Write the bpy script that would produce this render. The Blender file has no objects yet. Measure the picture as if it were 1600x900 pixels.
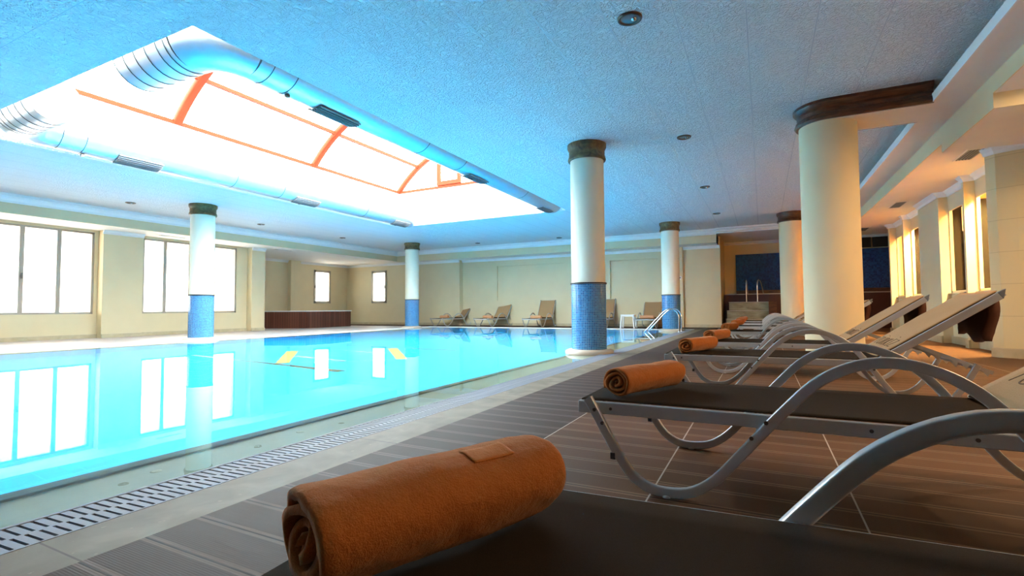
import bpy, bmesh, math, random
from mathutils import Vector, Matrix, noise
from math import sin, cos, pi, radians, sqrt, atan2
random.seed(7)
sc = bpy.context.scene
COL = sc.collection

# ------------------------------------------------------------------ helpers
class MB:
    def __init__(s): s.v = []; s.f = []; s.sm = []
    def add(s, vs, fs, smooth=False):
        n = len(s.v); s.v += [tuple(v) for v in vs]
        s.f += [tuple(i + n for i in f) for f in fs]; s.sm += [smooth] * len(fs); return s
    def box(s, x0, x1, y0, y1, z0, z1):
        vs = [(x, y, z) for z in (z0, z1) for y in (y0, y1) for x in (x0, x1)]
        return s.add(vs, [(0, 2, 3, 1), (4, 5, 7, 6), (0, 1, 5, 4), (2, 6, 7, 3), (0, 4, 6, 2), (1, 3, 7, 5)])
    def bar(s, a, b, w, h, up=(0, 0, 1)):
        a = Vector(a); b = Vector(b); d = (b - a).normalized(); up = Vector(up)
        r = d.cross(up).normalized(); u = r.cross(d)
        vs = [p + r * (i * w / 2) + u * (j * h / 2) for p in (a, b) for j in (-1, 1) for i in (-1, 1)]
        return s.add(vs, [(0, 1, 3, 2), (4, 6, 7, 5), (0, 4, 5, 1), (2, 3, 7, 6), (0, 2, 6, 4), (1, 5, 7, 3)])
    def tube(s, pts, r, n=12, caps=True, smooth=True, sq=None, up=(0, 1, 0)):
        # round tube, or rounded rectangle when sq=(width along 'up', height)
        pts = [Vector(p) for p in pts]; m = len(pts); rings = []
        up = Vector(up)
        for i, p in enumerate(pts):
            t = (pts[min(i + 1, m - 1)] - pts[max(i - 1, 0)]).normalized()
            u = (up - t * up.dot(t))
            if u.length < 1e-4: u = Vector((0, 0, 1)) - t * t.z
            u.normalize(); w = t.cross(u)
            ring = []
            for k in range(n):
                a = 2 * pi * (k + .5) / n
                if sq:
                    c, q = cos(a), sin(a); e = .45
                    e = .28; cx = math.copysign(abs(c) ** e, c) * sq[0] / 2; cy = math.copysign(abs(q) ** e, q) * sq[1] / 2
                    ring.append(p + u * cx + w * cy)
                else:
                    ring.append(p + u * (cos(a) * r) + w * (sin(a) * r))
            rings.append(ring)
        vs = [v for rg in rings for v in rg]; fs = []
        for i in range(m - 1):
            for k in range(n):
                a = i * n + k; b = i * n + (k + 1) % n
                fs.append((a, b, b + n, a + n))
        s.add(vs, fs, smooth)
        if caps:
            s.add(rings[0], [tuple(range(n))[::-1]]); s.add(rings[-1], [tuple(range(n))])
        return s
    def lathe(s, prof, n=48, c=(0, 0, 0), smooth=True, capb=True, capt=True):
        vs = []; m = len(prof)
        for r, z in prof:
            for k in range(n):
                a = 2 * pi * k / n; vs.append((c[0] + r * cos(a), c[1] + r * sin(a), c[2] + z))
        fs = [(i * n + k, i * n + (k + 1) % n, (i + 1) * n + (k + 1) % n, (i + 1) * n + k) for i in range(m - 1) for k in range(n)]
        s.add(vs, fs, smooth)
        if capb and prof[0][0] > 1e-4: s.add(vs[:n], [tuple(range(n))[::-1]])
        if capt and prof[-1][0] > 1e-4: s.add(vs[-n:], [tuple(range(n))])
        return s
    def prism(s, poly, a, b, axis):
        # poly: list of 2D points; swept from a to b along axis 'x','y' or 'z'
        def P(p, t):
            return {'x': (t, p[0], p[1]), 'y': (p[0], t, p[1]), 'z': (p[0], p[1], t)}[axis]
        n = len(poly); vs = [P(p, a) for p in poly] + [P(p, b) for p in poly]
        fs = [(i, (i + 1) % n, n + (i + 1) % n, n + i) for i in range(n)] + [tuple(range(n))[::-1], tuple(range(n, 2 * n))]
        return s.add(vs, fs)
    def build(s, name, mat, parent=None, bevel=0, loc=None, rotz=0):
        me = bpy.data.meshes.new(name); me.from_pydata(s.v, [], s.f)
        me.polygons.foreach_set('use_smooth', s.sm)
        bm = bmesh.new(); bm.from_mesh(me); bmesh.ops.recalc_face_normals(bm, faces=bm.faces); bm.to_mesh(me); bm.free()
        me.materials.append(mat)
        o = bpy.data.objects.new(name, me); COL.objects.link(o)
        if parent: o.parent = parent
        if loc: o.location = loc
        o.rotation_euler.z = rotz
        if bevel:
            m = o.modifiers.new('bevel', 'BEVEL'); m.width = bevel; m.segments = 2; m.limit_method = 'ANGLE'; m.angle_limit = radians(40)
        return o

def empty(name, loc=(0, 0, 0), rz=0):
    o = bpy.data.objects.new(name, None); COL.objects.link(o); o.location = loc; o.rotation_euler.z = rz
    o.empty_display_size = .1; return o
def tag(o, label, cat, group=None, kind=None):
    o['label'] = label; o['category'] = cat
    if group: o['group'] = group
    if kind: o['kind'] = kind
    return o
def struct(o): o['kind'] = 'structure'; return o
def lab(o, t): o['label'] = t; return o
def copy_tree(o, parent=None):
    c = o.copy(); COL.objects.link(c)
    if parent is not None:
        c.parent = parent
    for ch in list(o.children): copy_tree(ch, c)
    return c

# ------------------------------------------------------------------ materials
def mat(name, color=(.8, .8, .8), rough=.5, metal=0., spec=None, coat=0.):
    m = bpy.data.materials.new(name); m.use_nodes = True
    b = m.node_tree.nodes['Principled BSDF']
    b.inputs['Base Color'].default_value = (*color, 1); b.inputs['Roughness'].default_value = rough
    b.inputs['Metallic'].default_value = metal
    if spec is not None: b.inputs['Specular IOR Level'].default_value = spec
    if coat: b.inputs['Coat Weight'].default_value = coat
    return m
class NT:
    def __init__(s, m): s.m = m; s.t = m.node_tree; s.b = s.t.nodes.get('Principled BSDF'); s.L = s.t.links
    def n(s, typ, **k):
        nd = s.t.nodes.new(typ)
        for a, v in k.items(): setattr(nd, a, v)
        return nd
    def pos(s):
        g = s.n('ShaderNodeNewGeometry'); return g.outputs['Position']
    def obj(s):
        return s.n('ShaderNodeTexCoord').outputs['Object']
    def sep(s, v):
        q = s.n('ShaderNodeSeparateXYZ'); s.L.new(v, q.inputs[0]); return q.outputs
    def math(s, op, a, b=None, c=None):
        q = s.n('ShaderNodeMath', operation=op)
        for i, v in enumerate((a, b, c)):
            if v is None: continue
            if isinstance(v, (int, float)): q.inputs[i].default_value = v
            else: s.L.new(v, q.inputs[i])
        return q.outputs[0]
    def mix(s, f, a, b):
        q = s.n('ShaderNodeMix', data_type='RGBA')
        for i, v in ((0, f), (6, a), (7, b)):
            if isinstance(v, (int, float)): q.inputs[i].default_value = v
            elif isinstance(v, tuple): q.inputs[i].default_value = (*v, 1) if len(v) == 3 else v
            else: s.L.new(v, q.inputs[i])
        return q.outputs[2]
    def noise(s, vec, scale, detail=3, dist=0, rough=.5):
        q = s.n('ShaderNodeTexNoise'); q.inputs['Scale'].default_value = scale; q.inputs['Detail'].default_value = detail
        q.inputs['Distortion'].default_value = dist; q.inputs['Roughness'].default_value = rough
        if vec is not None: s.L.new(vec, q.inputs['Vector'])
        return q.outputs[0]
    def ramp(s, f, stops):
        q = s.n('ShaderNodeValToRGB'); r = q.color_ramp
        while len(r.elements) < len(stops): r.elements.new(.5)
        for e, (p, c) in zip(r.elements, stops): e.position = p; e.color = (*c, 1)
        s.L.new(f, q.inputs[0]); return q.outputs[0]
    def scale(s, vec, v):
        q = s.n('ShaderNodeMapping'); q.inputs['Scale'].default_value = v; s.L.new(vec, q.inputs[0]); return q.outputs[0]
    def bump(s, h, strength=.3, dist=.01, chain=None):
        q = s.n('ShaderNodeBump'); q.inputs['Strength'].default_value = strength; q.inputs['Distance'].default_value = dist
        s.L.new(h, q.inputs['Height'])
        if chain is not None: s.L.new(chain, q.inputs['Normal'])
        s.L.new(q.outputs[0], s.b.inputs['Normal']); return q.outputs[0]
    def color(s, c): s.L.new(c, s.b.inputs['Base Color'])
    def band(s, x, period, off, width):
        # 1 inside a line of 'width' centred on off + k*period
        d = s.math('SUBTRACT', x, off); d = s.math('DIVIDE', d, period); d = s.math('ADD', d, .5)
        d = s.math('FRACT', d); d = s.math('SUBTRACT', d, .5); d = s.math('ABSOLUTE', d)
        return s.math('LESS_THAN', d, width / 2 / period)

M = {}
def wallmat(name, c, b=.06, rows=None):
    m = mat(name, c, .75); t = NT(m); p = t.pos()
    n = t.noise(p, 2.2, 3); t.color(t.mix(n, tuple(x * .93 for x in c), tuple(min(1, x * 1.05) for x in c)))
    t.bump(t.noise(p, 160, 2), b, .004); return m
M['wall'] = wallmat('cream_wall_paint', (.68, .575, .36))
M['colyellow'] = wallmat('yellow_cream_column_paint', (.78, .63, .39))
M['column'] = wallmat('cream_column_paint', (.80, .73, .56))
M['white'] = wallmat('white_moulding_paint', (.78, .79, .78), .02)
M['soffit'] = wallmat('soffit_paint', (.78, .73, .66), .03)
# big cream panels on the near right wall
m = mat('cream_wall_panels', (.70, .60, .40), .7); t = NT(m); p = t.sep(t.pos())
l = t.band(p[2], .42, .12, .008); t.color(t.mix(l, (.66, .55, .31), (.52, .42, .24)))
t.bump(t.math('MULTIPLY', l, -1.), .4, .004); M['wall_panel'] = m
# stucco ceiling with long panel seams
m = mat('textured_ceiling_panels', (.80, .80, .80), .8); t = NT(m); P = t.pos(); p = t.sep(P)
s1 = t.band(p[0], .56, -.062, .010); s2 = t.band(p[1], 5.04, 1.976, .008)
seam = t.math('MAXIMUM', s1, s2)
sq = t.noise(P, 17, 1, .6); sq = t.math('ABSOLUTE', t.math('SUBTRACT', sq, .5)); sq = t.math('MINIMUM', t.math('MULTIPLY', sq, 13.), 1.)
sr = t.noise(P, 29, 1, .8); sr = t.math('ABSOLUTE', t.math('SUBTRACT', sr, .52)); sr = t.math('MINIMUM', t.math('MULTIPLY', sr, 12.), 1.)
h = t.math('SUBTRACT', t.math('MULTIPLY', t.noise(P, 120, 2), .22), t.math('ADD', t.math('MULTIPLY', sq, .8), t.math('MULTIPLY', sr, .5)))
seam1 = t.math('MAXIMUM', t.band(p[0], .56, -.062, .016), s2)
h = t.math('ADD', t.math('MULTIPLY', h, t.math('SUBTRACT', 1., seam1)), t.math('SUBTRACT', t.math('MULTIPLY', seam1, .5), t.math('MULTIPLY', t.band(p[0], .56, -.052, .004), 1.5)))
t.bump(h, 1., .018); t.color(t.mix(seam, (.82, .82, .82), (.56, .57, .60))); M['ceil'] = m
# deck tile
def deck(name, field, line):
    m = mat(name, field, .45, spec=.12); t = NT(m); P = t.pos(); p = t.sep(P)
    pair = t.band(p[1], .16375, .700, .034); mid = t.band(p[1], .16375, .700, .007)
    n = t.noise(t.scale(P, (3, 40, 1)), 3, 3); n3 = t.noise(P, 1.1, 2)
    f = t.mix(n, tuple(c * .82 for c in field), tuple(c * 1.15 for c in field))
    f = t.mix(t.math('MULTIPLY', n3, .35), f, tuple(c * .8 for c in field))
    yi = t.math('SNAP', t.math('SUBTRACT', p[1], .700), .16375); xi = t.math('SNAP', t.math('ADD', p[0], 1.04), .655)
    wn = t.n('ShaderNodeTexWhiteNoise', noise_dimensions='2D'); cb = t.n('ShaderNodeCombineXYZ'); t.L.new(yi, cb.inputs[0]); t.L.new(xi, cb.inputs[1]); t.L.new(cb.outputs[0], wn.inputs['Vector'])
    f = t.mix(t.math('MULTIPLY', wn.outputs['Value'], .55), f, tuple(c * 1.55 for c in field))
    c = t.mix(t.math('MULTIPLY', pair, .8), f, line); c = t.mix(mid, c, tuple(x * .45 for x in field))
    gx = t.band(p[0], .655, -1.04, .006); gy = t.band(p[1], .655, .700, .005); g = t.math('MAXIMUM', gx, gy)
    c = t.mix(t.math('MULTIPLY', gx, .9), c, (.50, .40, .32)); t.color(c)
    rib = t.n('ShaderNodeTexWave', wave_type='BANDS', bands_direction='Y'); rib.inputs['Scale'].default_value = 42
    t.L.new(P, rib.inputs['Vector'])
    hh = t.math('SUBTRACT', t.math('MULTIPLY', rib.outputs['Fac'], .25), t.math('MAXIMUM', g, mid))
    t.bump(hh, .3, .003)
    t.L.new(t.math('ADD', t.math('MULTIPLY', n, .15), .55), t.b.inputs['Roughness']); return m
M['deck'] = deck('brown_striped_deck_tile', (.105, .048, .022), (.22, .125, .068))
M['deck_pool'] = deck('dark_striped_deck_tile', (.046, .025, .017), (.14, .09, .068))
# stone border tiles
m = mat('cream_stone_border', (.6, .52, .4), .6, spec=.15); t = NT(m); P = t.pos(); p = t.sep(P)
n = t.noise(P, 5, 6, .6); n1 = t.noise(P, 30, 3)
c = t.ramp(n, [(.3, (.14, .107, .07)), (.55, (.19, .15, .105)), (.75, (.24, .20, .145))])
sp = t.math('GREATER_THAN', n1, .70); c = t.mix(t.math('MULTIPLY', sp, .3), c, (.35, .28, .2))
l = t.band(p[1], 1.31, .705, .006); t.color(t.mix(l, c, (.08, .06, .045))); t.bump(t.math('MULTIPLY', l, -1.), .3, .003); M['stone'] = m
m = mat('cream_ledge_tile', (.60, .56, .42), .4); t = NT(m); P = t.pos(); n = t.noise(P, 1.6, 3)
t.color(t.mix(n, (.34, .33, .24), (.46, .40, .29))); M['ledge'] = m
m = mat('pale_left_deck_tile', (.6, .55, .52), .5); t = NT(m); P = t.pos(); p = t.sep(P)
l = t.math('MAXIMUM', t.band(p[0], .655, -12.3, .01), t.band(p[1], .655, .7, .01)); t.color(t.mix(l, (.50, .44, .42), (.33, .29, .27))); M['ldeck'] = m
# pool mosaic
def mosaic(name, a, b, grout, size, rough=.12, use_obj=False, cyl=None, gl=.1):
    m = mat(name, a, rough); t = NT(m); P = t.obj() if use_obj else t.pos()
    p = t.sep(P)
    if cyl:
        ang = t.math('MULTIPLY', t.math('ARCTAN2', p[1], p[0]), cyl)
        gx = t.band(ang, size, 0, size * gl); gy = t.band(p[2], size, 0, size * gl); g = t.math('MAXIMUM', gx, gy)
        cv = t.n('ShaderNodeCombineXYZ'); t.L.new(ang, cv.inputs[0]); t.L.new(p[2], cv.inputs[2]); vec = cv.outputs[0]
    else:
        g = t.math('MAXIMUM', t.math('MAXIMUM', t.band(p[0], size, size / 3, size * gl), t.band(p[1], size, size / 3, size * gl)), t.band(p[2], size, size / 3, size * gl)); vec = P
    sn = t.n('ShaderNodeVectorMath', operation='SNAP'); t.L.new(vec, sn.inputs[0]); sn.inputs[1].default_value = (size,) * 3
    wn = t.n('ShaderNodeTexWhiteNoise'); t.L.new(sn.outputs[0], wn.inputs['Vector'])
    c = t.mix(wn.outputs['Value'], a, b); t.color(t.mix(g, c, grout))
    t.bump(t.math('MULTIPLY', g, -1.), .5, .003); return m
M['pooltile'] = mosaic('blue_pool_tile', (.002, .50, .90), (.006, .59, .97), (.02, .63, .94), .20, .3, gl=.04)
M['colmosaic'] = mosaic('blue_mosaic_column', (.005, .07, .23), (.016, .18, .42), (.22, .44, .62), .0262, .12, True, .262, .17)
M['spamosaic'] = mosaic('dark_blue_mosaic', (.006, .03, .14), (.02, .09, .30), (.012, .04, .12), .045, .2)
# water
m = bpy.data.materials.new('pool_water'); m.use_nodes = True; nt = m.node_tree; nt.nodes.clear()
o_ = nt.nodes.new('ShaderNodeOutputMaterial'); gl = nt.nodes.new('ShaderNodeBsdfGlass'); gl.inputs['IOR'].default_value = 1.33
gl.inputs['Roughness'].default_value = 0; gl.inputs['Color'].default_value = (.90, 1, 1, 1)
g_ = nt.nodes.new('ShaderNodeNewGeometry'); nz = nt.nodes.new('ShaderNodeTexNoise'); nz.inputs['Scale'].default_value = 1.6; nz.inputs['Detail'].default_value = 2
bp = nt.nodes.new('ShaderNodeBump'); bp.inputs['Strength'].default_value = .05; bp.inputs['Distance'].default_value = .01
nt.links.new(g_.outputs['Position'], nz.inputs['Vector']); nt.links.new(nz.outputs[0], bp.inputs['Height'])
nt.links.new(bp.outputs[0], gl.inputs['Normal']); nt.links.new(gl.outputs[0], o_.inputs[0]); M['water'] = m
# glazing
def glazing(name, tint, gloss=.06):
    m = bpy.data.materials.new(name); m.use_nodes = True; nt = m.node_tree; nt.nodes.clear()
    o_ = nt.nodes.new('ShaderNodeOutputMaterial'); mx = nt.nodes.new('ShaderNodeMixShader'); mx.inputs[0].default_value = gloss
    a = nt.nodes.new('ShaderNodeBsdfTransparent'); a.inputs[0].default_value = (*tint, 1); b = nt.nodes.new('ShaderNodeBsdfGlossy'); b.inputs['Roughness'].default_value = .02
    nt.links.new(a.outputs[0], mx.inputs[1]); nt.links.new(b.outputs[0], mx.inputs[2]); nt.links.new(mx.outputs[0], o_.inputs[0]); return m
M['glass'] = glazing('window_glass', (.62, .62, .60))
M['clearglass'] = glazing('clear_glass', (.97, .97, .95), .04)
M['poly'] = glazing('skylight_glazing', (.84, .96, 1.0), .03)
M['alu'] = mat('brushed_aluminium', (.50, .48, .46), .42, .45)
t = NT(M['alu']); n = t.noise(t.scale(t.obj(), (4, 200, 200)), 3, 2); t.L.new(t.math('ADD', t.math('MULTIPLY', n, .15), .27), t.b.inputs['Roughness'])
M['alu_win'] = mat('beige_window_frame', (.36, .32, .26), .4, .2)
M['chrome'] = mat('polished_steel', (.62, .62, .63), .16, 1.)
M['black'] = mat('black_rubber', (.01, .01, .01), .6)
M['bolt'] = mat('dark_bolt_steel', (.12, .11, .10), .3, .9)
M['clear'] = mat('clear_plastic_foot', (.6, .6, .58), .2)
m = mat('brown_sling_mesh', (.050, .038, .030), .55); t = NT(m); P = t.scale(t.obj(), (1, 1, 1))
n = t.noise(P, 900, 2); n2 = t.noise(P, 3, 2); t.color(t.mix(n, (.016, .011, .007), (.038, .027, .019))); t.bump(n, .25, .001); t.b.inputs['Roughness'].default_value = 1; t.b.inputs['Specular IOR Level'].default_value = .05; M['sling'] = m
m = mat('tan_towelling_cover', (.50, .36, .22), .9); t = NT(m); P = t.obj()
n = t.noise(P, 220, 3); t.color(t.mix(n, (.31, .17, .072), (.45, .275, .135))); t.bump(n, .4, .003); M['cover'] = m
M['ink'] = mat('dark_brown_print', (.10, .055, .025), .9)
m = mat('brown_flap_cloth', (.075, .022, .008), .9); t = NT(m); t.bump(t.noise(t.obj(), 160, 3), .3, .004); M['flap'] = m
def towelmat(name, a, b):
    m = mat(name, a, .95, spec=.1); t = NT(m); P = t.obj()
    n = t.noise(P, 420, 4, .4); n2 = t.noise(P, 9, 3); c = t.mix(n, a, b); c = t.mix(t.math('MULTIPLY', n2, .35), c, a); t.color(c)
    t.b.inputs['Sheen Weight'].default_value = .3; t.b.inputs['Sheen Roughness'].default_value = .4; t.b.inputs['Sheen Tint'].default_value = (1, .72, .5, 1)
    hh = t.math('ADD', t.math('MULTIPLY', n, .6), t.noise(P, 90, 3)); t.bump(hh, .45, .006); return m
M['towel'] = towelmat('orange_terry_towel', (.30, .082, .016), (.56, .19, .048))
M['towel_pale'] = towelmat('pale_orange_terry_towel', (.62, .30, .15), (.75, .42, .24))
M['label'] = towelmat('woven_towel_band', (.48, .15, .035), (.55, .19, .05))
m = mat('bronze_capital', (.10, .065, .03), .5, 0.); t = NT(m); P = t.pos(); n = t.noise(P, 9, 5, 1.2)
t.color(t.ramp(n, [(.3, (.050, .028, .008)), (.5, (.15, .082, .022)), (.72, (.22, .16, .06))])); t.bump(n, .2, .01); M['bronze'] = m
m = mat('brown_wood_moulding', (.085, .030, .014), .35); t = NT(m); P = t.pos(); n = t.noise(t.scale(P, (2, 12, 12)), 3, 4)
t.color(t.ramp(n, [(.3, (.035, .012, .006)), (.6, (.12, .045, .02)), (.8, (.18, .08, .035))])); M['wood'] = m
m = mat('dark_slatted_wood', (.09, .03, .02), .4); t = NT(m); P = t.obj(); p = t.sep(P)
u = t.math('ADD', p[0], t.math('MULTIPLY', p[1], .9)); l = t.band(u, .12, 0, .012); sn = t.math('SNAP', u, .12)
wn = t.n('ShaderNodeTexWhiteNoise', noise_dimensions='1D'); t.L.new(sn, wn.inputs['W'])
c = t.mix(wn.outputs['Value'], (.075, .022, .014), (.16, .055, .034)); t.color(t.mix(l, c, (.02, .008, .006))); M['slat'] = m
m = mat('travertine_step', (.45, .42, .28), .35); t = NT(m); P = t.pos(); n = t.noise(t.scale(P, (1.5, 1, 5)), 2.0, 3, .5)
t.color(t.ramp(n, [(.3, (.20, .16, .08)), (.55, (.33, .29, .17)), (.75, (.44, .39, .25))])); M['trav'] = m
m = mat('skirting_stone', (.5, .42, .26), .3); t = NT(m); P = t.pos(); n = t.noise(P, 6, 4, .5); t.color(t.mix(n, (.36, .29, .16), (.62, .53, .36))); M['skirt'] = m
M['pale'] = mat('pale_base_stone', (.48, .40, .31), .5)
M['duct'] = mat('galvanised_duct', (.62, .64, .66), .35, .75)
t = NT(M['duct']); P = t.obj(); w = t.n('ShaderNodeTexWave', wave_type='BANDS', bands_direction='Y'); w.inputs['Scale'].default_value = 2.2; t.L.new(P, w.inputs['Vector']); t.bump(w.outputs['Fac'], .12, .01)
M['grille'] = mat('grey_grille', (.16, .17, .18), .5)
M['redrib'] = mat('terracotta_painted_steel', (.20, .026, .008), .7, spec=.1)
M['plastic'] = mat('white_plastic', (.82, .82, .80), .35)
M['grate'] = mat('white_grate_plastic', (.22, .235, .275), .6, spec=.2)
M['gutter'] = mat('grey_gutter', (.10, .10, .105), .7)
M['motif_y'] = mat('yellow_motif_tile', (.75, .52, .12), .3)
M['motif_d'] = mat('brown_motif_tile', (.16, .09, .04), .3)
M['lampglass'] = mat('unlit_lamp_glass', (.16, .20, .22), .12)
M['lampring'] = mat('dark_lamp_ring', (.10, .07, .05), .3, .6)
M['dark'] = mat('matt_black_panel', (.004, .0035, .004), .9, spec=.05)
M['darkwood'] = mat('dark_red_cladding', (.055, .014, .010), .4)
M['orange_wall'] = wallmat('warm_sauna_wall', (.80, .50, .20))
M['paper'] = mat('pale_paper', (.75, .66, .55), .7)
def emis(name, c, s):
    m = bpy.data.materials.new(name); m.use_nodes = True; b = m.node_tree.nodes['Principled BSDF']
    b.inputs['Base Color'].default_value = (*c, 1); b.inputs['Emission Color'].default_value = (*c, 1); b.inputs['Emission Strength'].default_value = s; return m

# ------------------------------------------------------------------ key sizes
H = 3.24
SX0, SX1, SY0, SY1 = -10.0, -4.5, 2.6, 12.1          # skylight opening
XW0, XW1 = -11.75, -2.16                              # water surface edges
YW0, YW1 = -3.0, 16.25

# ------------------------------------------------------------------ floor and pool
f = MB()
f.box(-1.92, -1.68, -4, 18.3, -.3, 0)
struct(f.build('floor_pool_border', M['stone'])) if False else None
fl = empty('floor'); struct(fl)
def fpart(name, mt, boxes):
    b = MB()
    for q in boxes: b.box(*q)
    return b.build(name, mt, fl)
fpart('stone_border', M['stone'], [(-1.925, -1.68, -5, 16.5, -.3, 0)])
fpart('pool_side_deck', M['deck_pool'], [(-1.68, -1.04, -5, 16.5, -.3, 0)])
fpart('lounger_deck', M['deck'], [(-1.04, 5.2, -5, 21, -.3, 0)])
fpart('far_deck', M['deck_pool'], [(-18.4, -1.04, 16.5, 21, -.3, 0)])
fpart('window_side_deck', M['ldeck'], [(-18.4, -12.05, -5, 16.5, -.3, 0)])
fpart('white_kerb', M['white'], [(-12.05, -11.75, -5, 16.5, -.3, .004), (-11.75, -1.93, 16.25, 16.5, -.3, .002)])
fpart('near_kerb', M['stone'], [(-12.05, -1.925, -5, -3.0, -.3, 0)])
g = MB().box(-2.16, -1.925, -3, 16.25, -.3, -.09); g.build('gutter_channel', M['gutter'], fl)
# pool shell
pool = tag(empty('swimming_pool', (-7, 6.5, 0)), 'large rectangular indoor swimming pool lined with bright blue tile, under the skylight', 'swimming pool')
pool_inv = Matrix.Translation((-7, 6.5, 0)).inverted()
def pp(mb, name, mt, **k):
    mb.v = [(x + 7, y - 6.5, z) for x, y, z in mb.v]; return mb.build(name, mt, pool, **k)
PX0, PX1, PY0, PY1, PD = -11.3, -2.6, -2.6, 15.85, -1.3
b = MB()
b.box(PX0 - .1, PX1 + .1, PY0 - .1, PY1 + .1, PD - .1, PD)
b.box(PX0 - .1, PX0, PY0, PY1, PD, -.10); b.box(PX1, PX1 + .1, PY0, PY1, PD, -.10)
b.box(PX0, PX1, PY0 - .1, PY0, PD, -.10); b.box(PX0, PX1, PY1, PY1 + .1, PD, -.10)
pp(b, 'basin', M['pooltile'])
b = MB()
b.box(XW0, PX0, YW0, YW1, -.18, -.07); b.box(PX1, XW1, YW0, YW1, -.18, -.07)
b.box(PX0, PX1, YW0, PY0, -.18, -.07); b.box(PX0, PX1, PY1, YW1, -.18, -.07)
pp(b, 'submerged_ledge', M['ledge'])
b = MB()
b.box(PX1 - .03, PX1 + .05, PY0, PY1, -.12, -.035); b.box(PX0 - .05, PX0 + .03, PY0, PY1, -.12, -.035); b.box(PX0, PX1, PY1 - .03, PY1 + .05, -.12, -.035)
pp(b, 'pool_rim', M['stone'])
def strip(pts, w0, w1=None, z=PD + .004):
    w1 = w0 if w1 is None else w1; a = Vector(pts[0]); c = Vector(pts[1]); d = (c - a).normalized(); n = Vector((-d.y, d.x))
    q = [a + n * w0 / 2, a - n * w0 / 2, c - n * w1 / 2, c + n * w1 / 2]
    return [(p.x, p.y, z) for p in q]
b = MB()
for q in ([(-8.42, 6.79), (-8.22, 6.90), (-6.72, 5.46), (-6.87, 5.33)], [(-7.02, 8.12), (-6.84, 8.22), (-5.38, 6.73), (-5.52, 6.60)]):
    b.add([(x, y, PD + .005) for x, y in q], [(0, 1, 2, 3)])
b.add(strip([(-7.45, 6.21), (-6.05, 6.07)], .10, .02), [(0, 1, 2, 3)]); b.add(strip([(-7.56, 7.41), (-6.72, 7.31)], .02, .10), [(0, 1, 2, 3)])
b.add(strip([(-9.3, 5.5), (-7.25, 5.30)], .09, .05), [(0, 1, 2, 3)])
pp(b, 'floor_motif_yellow', M['motif_y'])
b = MB()
for (s_, w0, w1) in ((((-8.0, 5.36), (-5.3, 5.19)), .06, .16), (((-8.45, 8.37), (-5.4, 8.28)), .07, .12), (((-6.87, 5.34), (-5.45, 6.66)), .07, .07), (((-8.38, 6.84), (-6.93, 8.17)), .07, .07),
                     (((-7.4, 6.12), (-6.33, 7.35)), .06, .06), (((-7.9, 6.4), (-6.4, 7.75)), .05, .05)):
    b.add(strip(s_, w0, w1, PD + .006), [(0, 1, 2, 3)])
pp(b, 'floor_motif_brown', M['motif_d'])
for y in (1.28, 2.05, 4.6):
    b = MB().lathe([(.022, 0), (.022, .006), (.012, .006)], 20, (-2.42, y, -.071)); pp(b, 'inlet_cap', M['skirt'])
# water
nx, ny = 2, 2
b = MB(); z = -.012
b.add([(XW0, YW0, z), (XW1, YW0, z), (XW1, YW1, z), (XW0, YW1, z)], [(0, 1, 2, 3)])
w = b.build('pool_water', M['water'])
if w.data.polygons[0].normal.z < 0: w.data.flip_normals()
tag(w, 'still clear water filling the blue pool, mirroring the windows', 'water', kind='stuff')
# overflow grate
gr = tag(empty('overflow_grate', (-2.04, 6.5, 0)), 'long white slotted overflow grate along the near edge of the pool', 'drain grate')
b = MB()
y = -1.0
while y < 16.2:
    for (xa, xb, o2) in ((-.105, -.006, 0), (.006, .105, .017)):
        yy = y + o2 - 6.5
        b.add([(xa, yy, -.012), (xb, yy + .006, -.012), (xb, yy + .030, -.012), (xa, yy + .024, -.012), (xa, yy, .0), (xb, yy + .006, .0), (xb, yy + .030, .0), (xa, yy + .024, .0)],
              [(0, 3, 2, 1), (4, 5, 6, 7), (0, 1, 5, 4), (1, 2, 6, 5), (2, 3, 7, 6), (3, 0, 4, 7)])
    y += .034
b.build('slats', M['grate'], gr)
b = MB(); b.box(-.118, -.103, -7.5, 9.75, -.03, .002); b.box(.103, .113, -7.5, 9.75, -.03, .001); b.box(-.006, .006, -7.5, 9.75, -.014, .0); b.build('side_rail', M['grate'], gr)

# ------------------------------------------------------------------ ceilings
ce = empty('ceiling'); struct(ce)
def cpart(name, mt, boxes):
    b = MB()
    for q in boxes: b.box(*q)
    return b.build(name, mt, ce)
CX0, CX1, CY1 = -14.7, 2.1, 17.5
cpart('main_ceiling_panels', M['ceil'], [(CX0, SX0, -5, CY1, H, H + .06), (SX1, CX1, -5, CY1, H, H + .06), (SX0, SX1, -5, SY0, H, H + .06), (SX0, SX1, SY1, CY1, H, H + .06)])
cpart('left_soffit', M['soffit'], [(-18.4, -14.55, -5, 18.4, 2.83, 3.5), (-14.55, -1.3, 17.45, 18.6, 2.80, 3.5)])
cpart('spa_ceiling', M['soffit'], [(-1.3, 5.2, 17.45, 20.5, 3.1, 3.5), (-1.3, 1.8, 17.25, 17.45, 3.1, 3.4)])
cpart('right_high_soffit', M['soffit'], [(1.8, 2.13, -5, 17.45, 3.0, 3.08)])
cpart('cove_back', M['wall'], [(2.05, 2.13, -5, 17.45, 3.08, 3.4)])
cpart('right_low_soffit', M['soffit'], [(2.14, 3.15, 8.2, 17.6, 2.78, 3.4), (3.15, 5.2, 15.95, 17.6, 2.78, 3.4), (2.14, 5.2, -5, 6.6, 2.82, 3.4), (2.14, 5.2, 6.6, 8.2, 2.665, 3.4), (3.15, 5.2, 8.2, 8.4, 2.665, 3.4)])
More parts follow.
